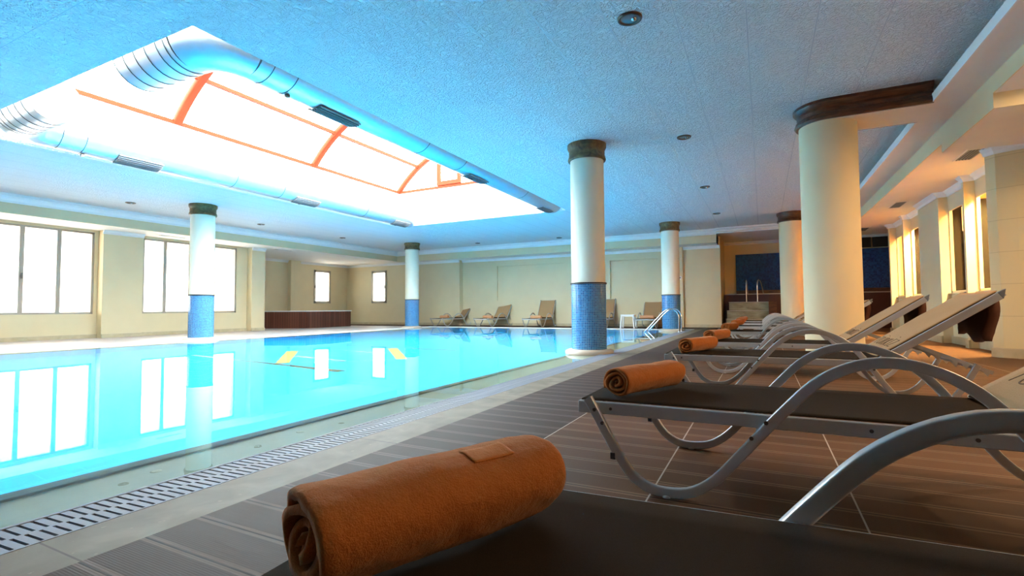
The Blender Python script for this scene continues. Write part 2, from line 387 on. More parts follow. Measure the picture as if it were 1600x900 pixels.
# cream faces (fascias) on their own thin boards
cpart('fascia', M['wall'], [(-14.55, -14.52, -5, 17.45, 2.83, 3.10), (-14.52, -1.32, 17.42, 17.45, 2.80, 3.06), (2.128, 2.14, -5, 6.6, 2.82, 3.0), (2.128, 2.14, 6.6, 8.2, 2.665, 3.0), (2.128, 2.14, 8.2, 17.6, 2.78, 3.0),
                            (2.128, 5.2, 6.585, 6.6, 2.665, 2.82), (-1.32, -1.30, 17.42, 18.2, 2.80, 3.1)])
tr = struct(empty('trim_1'))
b = MB()
cr = [(0, 3.06), (.05, 3.06), (.06, 3.10), (.10, 3.15), (.11, 3.18), (.17, 3.18), (.17, H), (0, H)]
b.prism([(-14.52 + x, z) for x, z in cr], -5, 17.42, 'y')
b.prism([(17.42 - y, z) for y, z in cr], -14.52, -1.3, 'x')
b.prism([(17.42 - y, z) for y, z in [(0, 3.08), (.14, 3.08), (.16, 3.13), (.2, 3.16), (.2, 3.19), (.3, 3.19), (.3, H), (0, H)]], -1.3, 1.8, 'x')
b.build('ceiling_cornice', M['white'], tr)
b = MB(); b.box(1.785, 1.80, -5, 17.3, 2.998, 3.10); b.build('cove_lip', M['white'], tr)
b = MB()
def cornice(poly_xy, z, out, up=.08, d=.06):
    pass
wc = [(0, -.10), (.02, -.10), (.03, -.06), (.07, -.02), (.08, 0), (0, 0)]
b.prism([(18.25 - y, 2.80 + z) for y, z in wc], -11.6, -2.65, 'x')
b.prism([(18.0 - y, 2.80 + z) for y, z in wc], -14.5, -11.6, 'x'); b.prism([(18.0 - y, 2.83 + z) for y, z in wc], -18.1, -14.5, 'x')
b.prism([(18.2 - y, 2.80 + z) for y, z in wc], -2.45, -1.25, 'x')
b.prism([(-18.1 + y, 2.83 + z) for y, z in wc], 11.5, 18, 'y')
b.prism([(-15.4 + y, 2.83 + z) for y, z in wc], 6.73, 7.7, 'y'); b.prism([(-15.4 + y, 2.83 + z) for y, z in wc], 11.0, 11.5, 'y')
b.prism([(20.25 - y, 3.1 + z) for y, z in wc], -1.25, 5.0, 'x')
b.build('wall_cornice', M['white'], tr)
# cornice on the wavy right wall
path = [(3.95, 8.2), (3.3, 8.42), (2.95, 8.58), (2.79, 8.68), (2.725, 8.80)]
b = MB()
def sweep(b, path, prof, z0, side=1):
    n = len(prof); vs = []
    for i, p in enumerate(path):
        a = Vector(path[max(i - 1, 0)]); c = Vector(path[min(i + 1, len(path) - 1)]); d = (c - a).normalized(); nr = Vector((-d.y, d.x)) * side
        for o_, z in prof: vs.append((p[0] + nr.x * o_, p[1] + nr.y * o_, z0 + z))
    fs = []
    for i in range(len(path) - 1):
        for k in range(n): fs.append((i * n + k, i * n + (k + 1) % n, (i + 1) * n + (k + 1) % n, (i + 1) * n + k))
    fs += [tuple(range(n)), tuple(range((len(path) - 1) * n, len(path) * n))]
    b.add(vs, fs)
sweep(b, path, wc, 2.78, 1)
# crown over the windows: steps out at every mullion
prof2 = [(0, -.10), (.02, -.10), (.03, -.06), (.07, -.02), (.08, 0), (0, 0)]
rp = [(3.09, 8.95), (3.09, 10.36), (2.95, 10.40), (2.95, 10.52), (3.09, 10.55), (3.09, 11.68), (2.95, 11.72), (2.95, 13.05), (3.09, 13.09), (3.09, 14.25), (2.95, 14.29), (2.95, 14.38), (3.09, 14.42), (3.09, 15.65), (2.95, 15.69), (2.95, 15.82)]
sweep(b, rp, prof2, 2.78, 1)
b.build('window_cornice', M['white'], tr)

# skylight shaft + barrel vault
sk = tag(empty('skylight', (-7.25, 7.35, H)), 'long barrel-vaulted roof light with terracotta ribs above the pool', 'skylight')
def skp(mb, name, mt, **k):
    mb.v = [(x + 7.25, y - 7.35, z - H) for x, y, z in mb.v]; return mb.build(name, mt, sk, **k)
ZT = 4.31
HS = H + .06; b = MB(); b.box(SX0 - .1, SX0, SY0 - .1, SY1 + .1, HS, ZT); b.box(SX1, SX1 + .1, SY0 - .1, SY1 + .1, HS, ZT)
b.box(SX0, SX1, SY0 - .1, SY0, HS, ZT); b.box(SX0, SX1, SY1, SY1 + .1, HS, ZT); skp(b, 'shaft_wall', M['white'])
# arc through (-9.985,4.311),(-9.237,4.93),(-8.675,5.2) symmetric about x=-7.25
xc = (SX0 + SX1) / 2; hw = (SX1 - SX0) / 2; rise = 1.30
R_ = (hw * hw + rise * rise) / (2 * rise); zc = ZT + rise - R_; a0 = math.asin(hw / R_)
def arcp(u, r=0): a = -a0 + 2 * a0 * u; return (xc + (R_ + r) * sin(a), zc + (R_ + r) * cos(a))
ribs = [2.2, 5.52, 8.8, 12.07]
for yv in ribs:
    b = MB(); pts = [arcp(i / 28) for i in range(29)]
    b.tube([(x, yv, z) for x, z in pts], .05, 8, sq=(.15, .12), up=(0, 1, 0)); skp(b, 'rib', M['redrib'])
for u in (0, .165, .5, .835, 1):
    x, z = arcp(u); b = MB(); b.bar((x, 1.6, z), (x, 12.1, z), .075, .07); skp(b, 'purlin', M['redrib'])
b = MB(); b.bar((SX0, 12.1, ZT), (SX1, 12.1, ZT), .07, .07); skp(b, 'gable_sill', M['redrib'])
b = MB()
x0, x1, z0, z1 = -8.55, -7.72, ZT, 5.08
z0 = ZT + .04
for q in ((x0, x0 + .12, z0, z1), (x1 - .12, x1, z0, z1), (x0 + .12, x1 - .12, z0, z0 + .12), (x0 + .12, x1 - .12, z1 - .12, z1)):
    b.box(q[0], q[1], 12.03, 12.10, q[2], q[3])
skp(b, 'gable_window_frame', M['redrib'])
b = MB(); n = 28; vs = []
for yv in (1.6, 12.15):
    for i in range(n + 1): x, z = arcp(i / n, .07); vs.append((x, yv, z))
b.add(vs, [(i, i + 1, n + 2 + i, n + 1 + i) for i in range(n)], True)
for yv in (1.6, 12.15):
    g2 = [(arcp(i / n, .07)[0], yv, arcp(i / n, .07)[1]) for i in range(n + 1)]; b.add(g2, [tuple(range(n + 1))])
skp(b, 'vault_glazing', M['poly'])

# ------------------------------------------------------------------ walls
def wall(name, boxes, mt=None, extra=()):
    b = MB()
    for q in boxes: b.box(*q)
    o = b.build(name, mt or M['wall']); struct(o); return o
WZ0, WZ1 = .63, 2.77
wins_left = [(-1.6, 1.2), (3.84, 6.67), (7.82, 10.63)]
bx = []; y = -5
for a, c in wins_left:
    bx.append((-15.9, -15.65, y, a, 0, 2.85)); bx.append((-15.9, -15.65, a, c, 0, WZ0)); bx.append((-15.9, -15.65, a, c, WZ1, 2.85)); y = c
bx.append((-15.9, -15.65, y, 11.5, 0, 2.85))
bx += [(-15.65, -15.4, 6.75, 7.7, 0, 2.83), (-15.65, -15.4, 11.0, 11.5, 0, 2.83), (-15.65, -15.4, 1.3, 3.5, 0, 2.83), (-18.3, -15.9, 11.35, 11.5, 0, 2.85)]
wall('wall_left', bx)
# alcove walls with small windows
w3 = (15.98, 16.95, 1.0, 2.52)
wall('wall_alcove', [(-18.3, -18.1, 11.5, w3[0], 0, 2.85), (-18.3, -18.1, w3[1], 18.2, 0, 2.85), (-18.3, -18.1, w3[0], w3[1], 0, w3[2]), (-18.3, -18.1, w3[0], w3[1], w3[3], 2.85), (-18.1, -17.9, 14.6, 15.1, 0, 2.83)])
w4 = (-16.52, -15.62, 1.0, 2.52)
wall('wall_back', [(-18.3, w4[0], 18.0, 18.3, 0, 2.85), (w4[1], -11.6, 18.0, 18.3, 0, 2.85), (w4[0], w4[1], 18.0, 18.3, 0, w4[2]), (w4[0], w4[1], 18.0, 18.3, w4[3], 2.85),
                   (-11.6, -9.9, 18.25, 18.4, 0, 2.85), (-9.9, -6.9, 18.31, 18.4, 1.03, 2.47), (-9.9, -6.9, 18.25, 18.4, 0, 1.03), (-9.9, -6.9, 18.25, 18.4, 2.47, 2.85), (-6.9, -5.08, 18.25, 18.4, 0, 2.85),
                   (-5.08, -3.3, 18.31, 18.4, 1.03, 2.46), (-5.08, -3.3, 18.25, 18.4, 0, 1.03), (-5.08, -3.3, 18.25, 18.4, 2.46, 2.85), (-3.3, -2.65, 18.25, 18.4, 0, 2.85),
                   (-2.65, -2.46, 18.08, 18.4, 0, 2.83), (-2.46, -1.25, 18.2, 18.4, 0, 2.85)])
wall('wall_spa', [(-1.45, -1.25, 18.25, 20.5, 0, 3.3), (-1.45, 5.2, 20.25, 20.5, 0, 3.3), (5.0, 5.2, 16.0, 20.4, 0, 3.3)])
wall('wall_near', [(-18.4, 5.2, -5.2, -5, 0, 3.4)], M['darkwood'])  # unseen end wall; dark finish put in to cut bounced light
# right wall : curved pier then glazed bays
b = MB()
pts = path
pl = [(p[0], p[1]) for p in pts] + [(3.10, 8.97), (3.9, 8.6)]
b.prism(pl, 0, 2.78, 'z'); struct(b.build('wall_pier', M['wall_panel']))
B = [(8.95, 10.415), (10.50, 11.72), (13.05, 14.29), (14.38, 15.69)]
SZ, TZ, RX = .91, 2.45, 3.09
bx = []
for a, c in B:
    bx += [(RX, RX + .06, a, c, 0, SZ), (RX, RX + .06, a, c, TZ, 2.78)]
bx += [(2.95, RX + .06, 10.415, 10.50, 0, 2.78), (2.95, RX + .06, 11.72, 13.05, 0, 2.78), (2.95, RX + .06, 14.29, 14.38, 0, 2.78), (2.95, RX + .06, 15.69, 15.82, 0, 2.78),
       (3.15, 3.2, 8.6, 15.8, 2.78, 3.3), (3.15, 5.2, 15.82, 15.95, 0, 3.3), (RX - .05, RX, 8.95, 10.415, SZ - .02, SZ), (RX - .05, RX, 10.5, 11.72, SZ - .02, SZ), (RX - .05, RX, 13.05, 14.29, SZ - .02, SZ), (RX - .05, RX, 14.38, 15.69, SZ - .02, SZ)]
wall('wall_right', bx)
wall('wall_right_near', [(4.0, 4.2, -5, 8.4, 0, 2.85)])
# warm rooms behind the bays
wall('wall_sauna', [(5.0, 5.2, 8.4, 15.82, 0, 3.3), (3.9, 5.0, 8.4, 8.5, 0, 3.3)], M['orange_wall'])
wall('wall_sauna_partition', [(3.15, 5.0, 12.3, 12.42, 0, 3.3), (3.15, 5.0, 15.74, 15.82, 0, 3.3)], M['orange_wall'])
struct(MB().box(3.15, 5.2, 8.4, 15.95, 3.3, 3.4).build('ceiling_sauna', M['orange_wall']))
bd = MB(); bd.box(3.24, 4.98, 12.24, 12.29, 0, 2.69); o = bd.build('wall_black_panel_1', M['dark']); struct(o)  # plain black panel across the lower part of the partition
bd = MB(); bd.box(3.22, 4.98, 15.68, 15.73, 0, 2.93); o = bd.build('wall_black_panel_2', M['dark']); struct(o)
bd = MB(); bd.box(3.42, 3.56, 12.215, 12.235, 2.10, 2.56); tag(bd.build('wall_poster', M['paper']), 'small pale notice on the dark panel seen through the bright window', 'poster')
# skirting
sk_ = []
b = MB()
for q in ((-15.65, -15.62, -5, 6.75), (-15.65, -15.62, 7.7, 11.0), (-15.4, -15.37, 6.75, 7.7), (-15.4, -15.37, 11.0, 11.5)): b.box(q[0], q[1], q[2], q[3], 0, .10)
struct(b.build('baseboard_left', M['skirt']))
b = MB()
for q in ((-18.1, -11.6, 17.97, 18.0), (-11.6, -2.65, 18.22, 18.25), (-2.46, -1.25, 18.17, 18.2), (-1.25, -1.22, 18.2, 20.2)): b.box(q[0], q[1], q[2], q[3], 0, .10)
struct(b.build('baseboard_back', M['skirt']))
b = MB()
for q in ((3.06, 3.09, 8.95, 10.415), (2.92, 2.95, 10.38, 10.53), (3.06, 3.09, 10.5, 11.72), (2.92, 2.95, 11.72, 13.05), (3.06, 3.09, 13.05, 14.29), (2.92, 2.95, 14.27, 14.4), (3.06, 3.09, 14.38, 15.69), (2.92, 2.95, 15.66, 15.85)): b.box(q[0], q[1], q[2], q[3], 0, .13)
sweep(b, path, [(0, 0), (.03, 0), (.03, .12), (0, .12)], 0, 1)
struct(b.build('baseboard_right', M['skirt']))

# ------------------------------------------------------------------ windows
def window(name, axis, at_, a, c, z0, z1, mull, handle_at=None, th=.05, hside=1):
    """axis 'y': frame lies in the plane x=at_, running along y"""
    w = struct(empty(name, (at_, (a + c) / 2, z0) if axis == 'y' else ((a + c) / 2, at_, z0)))
    def bx(u0, u1, za, zb, d=.05):
        u0 -= (a + c) / 2; u1 -= (a + c) / 2
        return (-d / 2, d / 2, u0, u1, za - z0, zb - z0) if axis == 'y' else (u0, u1, -d / 2, d / 2, za - z0, zb - z0)
    b = MB(); b.box(*bx(a, a + th, z0, z1)); b.box(*bx(c - th, c, z0, z1)); b.box(*bx(a, c, z0, z0 + th)); b.box(*bx(a, c, z1 - th, z1)); b.build('window_frame', M['alu_win'], w)
    ed = [a] + list(mull) + [c]
    for mlt in mull: MB().box(*bx(mlt - .045, mlt + .045, z0, z1, .06)).build('mullion', M['alu_win'], w)
    for i in range(len(ed) - 1):
        u0 = ed[i] + max(th, .045) - .001; u1 = ed[i + 1] - max(th, .045) + .001
        MB().box(*bx(u0, u1, z0 + th, z1 - th, .008)).build('pane', M['glass'], w)
    if handle_at:
        u, z = handle_at; s = hside
        hb = MB(); q = bx(u - .015, u + .015, z - .07, z + .07, .02)
        off = .04 * s
        if axis == 'y': hb.box(off - .02, off + .03, q[2], q[3], z - z0 - .03, z - z0 + .03); hb.box(off + .01, off + .04, q[2], q[3], q[4], q[5])
        else: hb.box(q[0], q[1], off - .03, off + .02, z - z0 - .03, z - z0 + .03); hb.box(q[0], q[1], off - .04, off - .01, q[4], q[5])
        hb.build('handle', M['bolt'], w)
    return w
window('window_1', 'y', -15.70, 3.84, 6.67, WZ0, WZ1, (4.53, 5.24, 5.94), (5.24, 1.55))
window('window_2', 'y', -15.70, 7.82, 10.63, WZ0, WZ1, (8.41, 9.13, 9.86))
window('window_5', 'y', -15.70, -1.6, 1.2, WZ0, WZ1, (-.9, -.2, .5))  # out-of-view window added to bring in more daylight
window('window_3', 'y', -18.10, w3[0], w3[1], w3[2], w3[3], (), (w3[0] + .05, 1.75), th=.10)
window('window_4', 'x', 18.00, w4[0], w4[1], w4[2], w4[3], (), (w4[1] - .05, 1.75), th=.10, hside=-1)
for i, (a, c) in enumerate(B):
    w_ = struct(empty('window_%d' % (6 + i), (3.105, (a + c) / 2, SZ))); d = (c - a) / 2 - .005
    b = MB()
    for q in ((-d, -d + .04), (d - .04, d)): b.box(-.012, .012, q[0], q[1], 0, TZ - SZ)
    b.box(-.012, .012, -d, d, 0, .04); b.box(-.012, .012, -d, d, TZ - SZ - .04, TZ - SZ); b.build('window_frame', M['wall'], w_)
    MB().box(-.004, .004, -d + .05, d - .05, .05, TZ - SZ - .05).build('pane', M['clearglass'], w_)

# ------------------------------------------------------------------ columns
def molding(rb, h, top):
    # capital profile as (radius, z)
    z0 = top - h
    return [(rb * 1.0, z0), (rb * 1.10, z0), (rb * 1.13, z0 + .02), (rb * 1.09, z0 + .06), (rb * 1.05, z0 + .08), (rb * 1.06, z0 + .12), (rb * 1.05, z0 + .16), (rb * 1.10, z0 + .18), (rb * 1.15, z0 + .21), (rb * 1.15, top)]
def column(x, y, label):
    r = .262; c = tag(empty('column', (x, y, 0)), label, 'column', 'round columns standing at the pool edge')
    MB().lathe([(.30, -.075), (.37, -.05), (.37, .03), (.32, .055), (.27, .06)], 40).build('base_ring', M['pale'], c)
    MB().lathe([(r + .006, .02), (r + .006, 1.05)], 64, capb=False, capt=False).build('mosaic_band', M['colmosaic'], c)
    MB().lathe([(r, 1.05), (r + .018, 1.05), (r + .018, 1.075), (r, 1.075)], 64, smooth=False).build('black_ring', M['black'], c)
    MB().lathe([(r - .003, .0), (r - .003, H - .24)], 64, capb=False, capt=False).build('shaft', M['column'], c)
    MB().lathe(molding(r, .26, H), 64, smooth=True).build('capital', M['bronze'], c)
    return c
column(-2.41, 7.42, 'round cream column with blue mosaic foot on the near pool edge, nearest the camera')
column(-2.45, 15.45, 'round cream column with blue mosaic foot behind the steel pool ladder')
column(-12.02, 7.28, 'round cream column with pale blue mosaic foot in front of the big windows')
column(-12.02, 15.3, 'round cream column with blue mosaic foot beside the dark bar counter')
def deckcol(x, y, r, label, beam):
    c = tag(empty('column', (x, y, 0)), label, 'column')
    MB().lathe([(r, 0), (r, H - .2)], 72, capb=False, capt=False).build('shaft', M['colyellow'], c)
    if not beam:
        MB().lathe(molding(r, .26, H), 64).build('capital', M['wood'], c); return c
    # capital that wraps the column and runs on as a moulded beam to the soffit
    x1 = 1.8 - x
    prof = [(-.006, 0), (.030, 0), (.048, .025), (.030, .075), (.012, .09), (.018, .13), (.014, .16), (.035, .18), (.06, .21), (.06, .245), (-.006, .245)]
    pathp = [(x1, r)]
    pathp = [(x1, -r), ] + [(r * cos(a), r * sin(a)) for a in [radians(-90 - i * 6) for i in range(31)]] + [(x1, r)]
    b = MB(); n = len(prof); vs = []
    for i, p in enumerate(pathp):
        if i == 0: nr = (0, -1)
        elif i == len(pathp) - 1: nr = (0, 1)
        else: L = sqrt(p[0] ** 2 + p[1] ** 2); nr = (p[0] / L, p[1] / L)
        for o_, z in prof: vs.append((p[0] + nr[0] * o_, p[1] + nr[1] * o_, H - .245 + z))
    fs = [(i * n + k, i * n + (k + 1) % n, (i + 1) * n + (k + 1) % n, (i + 1) * n + k) for i in range(len(pathp) - 1) for k in range(n)]
    fs += [tuple(range(n)), tuple(range((len(pathp) - 1) * n, len(pathp) * n))]
    b.add(vs, fs); b.build('capital', M['wood'], c)
    b = MB(); b.box(0, x1, -r, r, 2.99, H); b.build('beam', M['soffit'], c)
    return c
deckcol(.80, 7.47, .320, 'thick cream column on the deck with a brown moulded beam running to the right', True)
deckcol(.76, 15.42, .315, 'thick cream column far down the deck, before the blue mosaic wall', False)

# ------------------------------------------------------------------ ducts
def duct(mirror, label):
    s = -1 if mirror else 1
    ox = -7.25 + s * (7.25 - 4.88); d = tag(empty('ventilation_duct', (ox, 7.3, 3.49)), label, 'duct', None)
    r = .295; yA, yB = 3.05 - 7.3, 12.09 - 7.3
    b = MB(); b.tube([(0, yA + .35, 0)] + [(0, yA + .35 + (yB - yA - .35) * i / 12, 0) for i in range(1, 13)], r, 32, up=(0, 0, 1)); b.build('duct_run', M['duct'], d)
    pts = [(-s * .35 * (1 - cos(a)), yA + .35 - .35 * sin(a), 0) for a in [radians(90) * i / 8 for i in range(9)]]
    MB().tube(pts, r + .004, 32, up=(0, 0, 1)).build('elbow', M['duct'], d)
    MB().tube([(-s * .35, yA, 0), (-s * 1.35, yA, 0)], r, 32, up=(0, 0, 1), caps=False).build('duct_end', M['duct'], d)
    for xx in (.42, .55, .75, .95, 1.15, 1.34): MB().tube([(-s * xx, yA, 0), (-s * (xx + .007), yA, 0)], r + .005, 32, up=(0, 0, 1)).build('seam_band', M['bolt'], d)
    for yy in (yA + .5, yA + .8, yA + 3.3, yA + 4.4, yA + 7.0): MB().tube([(0, yy, 0), (0, yy + .007, 0)], r + .005, 32, up=(0, 0, 1)).build('seam_band', M['bolt'], d)
    for yy in (4.65 - 7.3, 8.15 - 7.3, 11.55 - 7.3):
        gr_ = MB(); 
        a1 = radians(-94 if s > 0 else -66)
        # curved grille plate on the underside, tilted to the open side
        for (rr, da, l, mt_) in ((r + .014, .36, .34, 0),):
            vs = []; n = 8
            for yv in (-l, l):
                for i in range(n + 1):
                    a = a1 - da + 2 * da * i / n
                    vs += [(cos(a) * rr, yy + yv, sin(a) * rr)]
            gr_.add(vs, [(i, i + 1, n + 2 + i, n + 1 + i) for i in range(n)])
        gp = gr_.build('air_grille', M['grille'], d)
        fr = MB()
        for i in range(7):
            a = a1 - .36 + .72 * i / 6; p = Vector((cos(a) * (r + .022), 0, sin(a) * (r + .022)))
            fr.bar((p.x, yy - .34, p.z), (p.x, yy + .34, p.z), .012, .02)
        fr.build('louvre', M['grille'], gp)
    for yy in (yA + .85, yA + 5.0, yA + 8.4):
        MB().box(-.02, .02, yy - .02, yy + .02, -r - .035, -r).build('bracket', M['bolt'], d)
    return d
duct(False, 'silver round air duct along the right edge of the skylight opening')
duct(True, 'silver round air duct along the left edge of the skylight opening')

# ------------------------------------------------------------------ ceiling lights and vents
def downlight(x, y, r, label, grp):
    c = tag(empty('ceiling_light', (x, y, H)), label, 'ceiling light', grp)
    MB().lathe([(r * .72, -.004), (r * .78, -.016), (r, -.014), (r * 1.02, 0)], 36, capb=False).build('trim_ring', M['lampring'], c)
    MB().lathe([(.001, -.012), (r * .5, -.009), (r * .74, -.006)], 30, capb=False, capt=False).build('lamp_glass', M['lampglass'], c)
    MB().lathe([(.001, -.03), (r * .2, -.028), (r * .22, -.01)], 16, (r * .35, 0, 0)).build('bulb', M['chrome'], c)
L5 = 'row of recessed lights above the deck'
downlight(-.985, 4.30, .105, 'round recessed ceiling light nearest the camera, at the top of the photo', L5)
downlight(-.99, 7.73, .10, 'second recessed ceiling light from the camera, above the deck', L5)
downlight(-1.03, 11.17, .10, 'third recessed ceiling light from the camera, above the deck', L5)
downlight(-1.06, 14.5, .10, 'farthest recessed ceiling light of the deck row, before the spa alcove', L5)
L6 = 'row of recessed lights above the window side'
downlight(-13.2, 6.3, .10, 'recessed ceiling light left of the column by the big windows', L6)
downlight(-13.2, 9.7, .10, 'recessed ceiling light just right of the column by the big windows', L6)
downlight(-13.2, 12.9, .10, 'recessed ceiling light above the dark bar counter', L6)
L7 = 'recessed lights near the back wall'
downlight(-9.8, 16.5, .10, 'recessed ceiling light above the left back-wall loungers', L7)
downlight(-6.5, 16.7, .10, 'recessed ceiling light above the middle back-wall lounger', L7)
def vent(x, y, lx, ly, label, z=2.78, rz=0, grp='air vents in the soffit by the glazed bays'):
    c = tag(empty('air_vent', (x, y, z), rz), label, 'vent', grp)
    b = MB(); b.box(-lx, lx, -ly, -ly + .02, -.012, 0); b.box(-lx, lx, ly - .02, ly, -.012, 0); b.box(-lx, -lx + .02, -ly, ly, -.012, 0); b.box(lx - .02, lx, -ly, ly, -.012, 0); b.build('vent_frame', M['soffit'], c)
    b = MB(); b.box(-lx + .02, lx - .02, -ly + .02, ly - .02, -.004, 0); b.build('vent_opening', M['black'], c)
    b = MB()
    for i in range(5):
        u = -lx + .04 + (2 * lx - .08) * i / 4; b.box(u - .006, u + .006, -ly + .02, ly - .02, -.011, -.004)
    b.build('louvre', M['grille'], c)
vent(2.62, 8.95, .11, .30, 'slatted air vent in the soffit beside the near wall pier')
vent(2.55, 12.7, .11, .35, 'slatted air vent in the soffit before the middle glazed bay')
vent(2.50, 16.3, .11, .35, 'slatted air vent in the soffit behind the thick deck column')
G2 = 'air vents in the white soffit over the windows'
vent(-15.1, 8.3, .06, .35, 'slim air vent in the soffit over the second big window', 2.83, 0, G2)
vent(-15.1, 12.0, .06, .35, 'slim air vent in the soffit beside the left alcove', 2.83, 0, G2)

# ------------------------------------------------------------------ loungers
def catmull(pts, k=6):
    out = []; n = len(pts)
    for i in range(n - 1):
        p0 = pts[max(i - 1, 0)]; p1 = pts[i]; p2 = pts[i + 1]; p3 = pts[min(i + 2, n - 1)]
        for j in range(k):
            t = j / k; q = []
            for d in range(2):
                q.append(.5 * (2 * p1[d] + (-p0[d] + p2[d]) * t + (2 * p0[d] - 5 * p1[d] + 4 * p2[d] - p3[d]) * t * t + (-p0[d] + 3 * p1[d] - 3 * p2[d] + p3[d]) * t ** 3))
            out.append(tuple(q))
    out.append(pts[-1]); return out
LEG = [(.045, .332), (.075, .28), (.12, .20), (.165, .125), (.215, .058), (.28, .022), (.36, .018), (.43, .035), (.50, .085), (.57, .165), (.65, .262), (.73, .355), (.80, .428), (.87, .475), (.945, .502), (1.02, .506), (1.09, .492), (1.16, .46), (1.225, .41),
       (1.29, .335), (1.35, .245), (1.41, .155), (1.47, .08), (1.53, .032), (1.60, .018), (1.67, .03), (1.73, .075), (1.78, .14), (1.83, .225), (1.875, .315)]
LEG = [(a, c + .001) for a, c in catmull(LEG, 3)]
WID = .66; PIV = 1.37; BL = .76
def make_lounger(ang, text=True, detail=True):
    root = empty('sun_lounger'); ca, sa = cos(radians(ang)), sin(radians(ang))
    def bk(u, w): return (PIV + u * ca - w * sa, .315 + u * sa + w * ca)     # along / normal to backrest
    for s, yy in ((0, .0), (1, WID)):
        yo = .0125 if s == 0 else WID - .0125
        r_ = MB().box(.0, PIV + .03, yo - .0125, yo + .0125, .272, .318).build('side_rail', M['alu'], root, bevel=.004)
        x0, z0 = bk(0, -.006); x1, z1 = bk(BL, -.006)
        o = MB().bar((x0, yo, z0), (x1, yo, z1), .024, .046, up=(-sa, 0, ca)).build('backrest_rail', M['alu'], root, bevel=.004)
        c = MB(); qa = bk(BL, .018); qb = bk(BL, -.03); qc = bk(BL + .045, .014)
        c.prism([qa, qb, qc], yo - .014, yo + .014, 'y'); lab(c.build('corner_cap', M['grille'], root, bevel=.002), 'grey plastic corner cap')
        yl = -.0135 if s == 0 else WID + .0135
        lg = MB().tube([(x, yl, z) for x, z in LEG], .012, 20, sq=(.024, .034), up=(0, 1, 0)).build('leg', M['alu'], root)
        if detail:
            ye = yl + (-.013 if s == 0 else .013)
            for bx_, bz in ((.075, .293), (.105, .245), (.66, .298), (.615, .243), (1.315, .305), (1.345, .262)):
                MB().tube([(bx_, ye, bz), (bx_, ye + (-.006 if s == 0 else .006), bz)], .007, 10).build('bolt', M['bolt'], lg)
            for fx in (.335, 1.60): MB().lathe([(.016, 0), (.018, .006), (.012, .010)], 14, (fx, yl, 0)).build('foot_pad', M['clear'], lg)
            for fx, fz in ((.145, .125), (1.83, .15)):
                MB().box(fx - .012, fx + .006, yl - .012, yl + .012, fz - .012, fz + .012).build('stacking_buffer', M['black'], lg)
            ye2 = -.001 if s == 0 else WID + .001
            for bx_ in (.13, .95, 1.2): MB().tube([(bx_, ye2 - .002, .295), (bx_, ye2 + .002, .295)], .006, 10).build('rail_bolt', M['bolt'], r_)
    MB().box(.0, .025, .025, WID - .025, .275, .31).build('front_rail', M['alu'], root)
    MB().tube([(.64, 0, .265), (.64, WID, .265)], .011, 10, up=(0, 0, 1)).build('cross_bar', M['alu'], root)
    MB().tube([(1.345, 0, .255), (1.345, WID, .255)], .011, 10, up=(0, 0, 1)).build('cross_bar', M['alu'], root)
    xa, za = bk(BL + .012, -.005); MB().bar((xa, .0, za), (xa, WID, za), .022, .03, up=(-sa, 0, ca)).build('top_rail', M['alu'], root)
    # sling seat, slightly sagging
    b = MB(); n, k = 16, 10; vs = []
    for i in range(n + 1):
        for j in range(k + 1):
            u = i / n; v = j / k; vs.append((.008 + u * (PIV - .01), .020 + v * (WID - .04), .3215 - .010 * sin(pi * v) * min(1, sin(pi * u) * 3)))
    fs = [(i * (k + 1) + j, (i + 1) * (k + 1) + j, (i + 1) * (k + 1) + j + 1, i * (k + 1) + j + 1) for i in range(n) for j in range(k)]
    b.add(vs, fs, True); o = b.build('seat', M['sling'], root); sd = o.modifiers.new('s', 'SOLIDIFY'); sd.thickness = .004; sd.offset = 0
    b = MB(); vs = []
    for i in range(n + 1):
        for j in range(k + 1):
            u = i / n; v = j / k; x, z = bk(.0 + u * BL, .018 - .008 * sin(pi * v)); vs.append((x, .022 + v * (WID - .044), z))
    b.add(vs, fs, True); o = b.build('backrest', M['sling'], root); sd = o.modifiers.new('s', 'SOLIDIFY'); sd.thickness = .004; sd.offset = 0
    # towelling cover over the backrest
    b = MB(); vs = []; n2, k2 = 22, 14
    for i in range(n2 + 1):
        for j in range(k2 + 1):
            u = i / n2; v = j / k2
            w_ = .028 - .006 * sin(pi * v) + .004 * noise.noise(Vector((u * 5, v * 4, ang * .1)))
            x, z = bk(.02 + u * (BL - .01), w_); vs.append((x, .026 + v * (WID - .052) + .003 * noise.noise(Vector((u * 8, 3, 0))), z))
    fs2 = [(i * (k2 + 1) + j, (i + 1) * (k2 + 1) + j, (i + 1) * (k2 + 1) + j + 1, i * (k2 + 1) + j + 1) for i in range(n2) for j in range(k2)]
    b.add(vs, fs2, True); o = b.build('backrest_cover', M['cover'], root); lab(o, 'tan towelling cover with dark lettering' if text else 'plain tan cover'); sd = o.modifiers.new('s', 'SOLIDIFY'); sd.thickness = .006; sd.offset = 1
    cov = o
    if text:
        cu = bpy.data.curves.new('t', 'FONT'); cu.body = 'T\u00dcRK\u0130Z'; cu.size = .125; cu.align_x = 'CENTER'; cu.align_y = 'CENTER'; cu.extrude = .001; cu.offset = -.0035; cu.shear = .25; cu.space_character = 1.12
        to = bpy.data.objects.new('t', cu); COL.objects.link(to); bpy.context.view_layer.update()
        me = bpy.data.meshes.new_from_object(to.evaluated_get(bpy.context.evaluated_depsgraph_get()))
        bpy.data.objects.remove(to)
        me.materials.clear(); me.materials.append(M['ink'])
        lo = bpy.data.objects.new('lettering', me); COL.objects.link(lo); lo.parent = cov
        x, z = bk(.15, .0345)
        # letters run across the width (towards -y), tops point up the backrest
        ex = Vector((0, -1, 0)); ey = Vector((ca, 0, sa)); ez = ex.cross(ey)
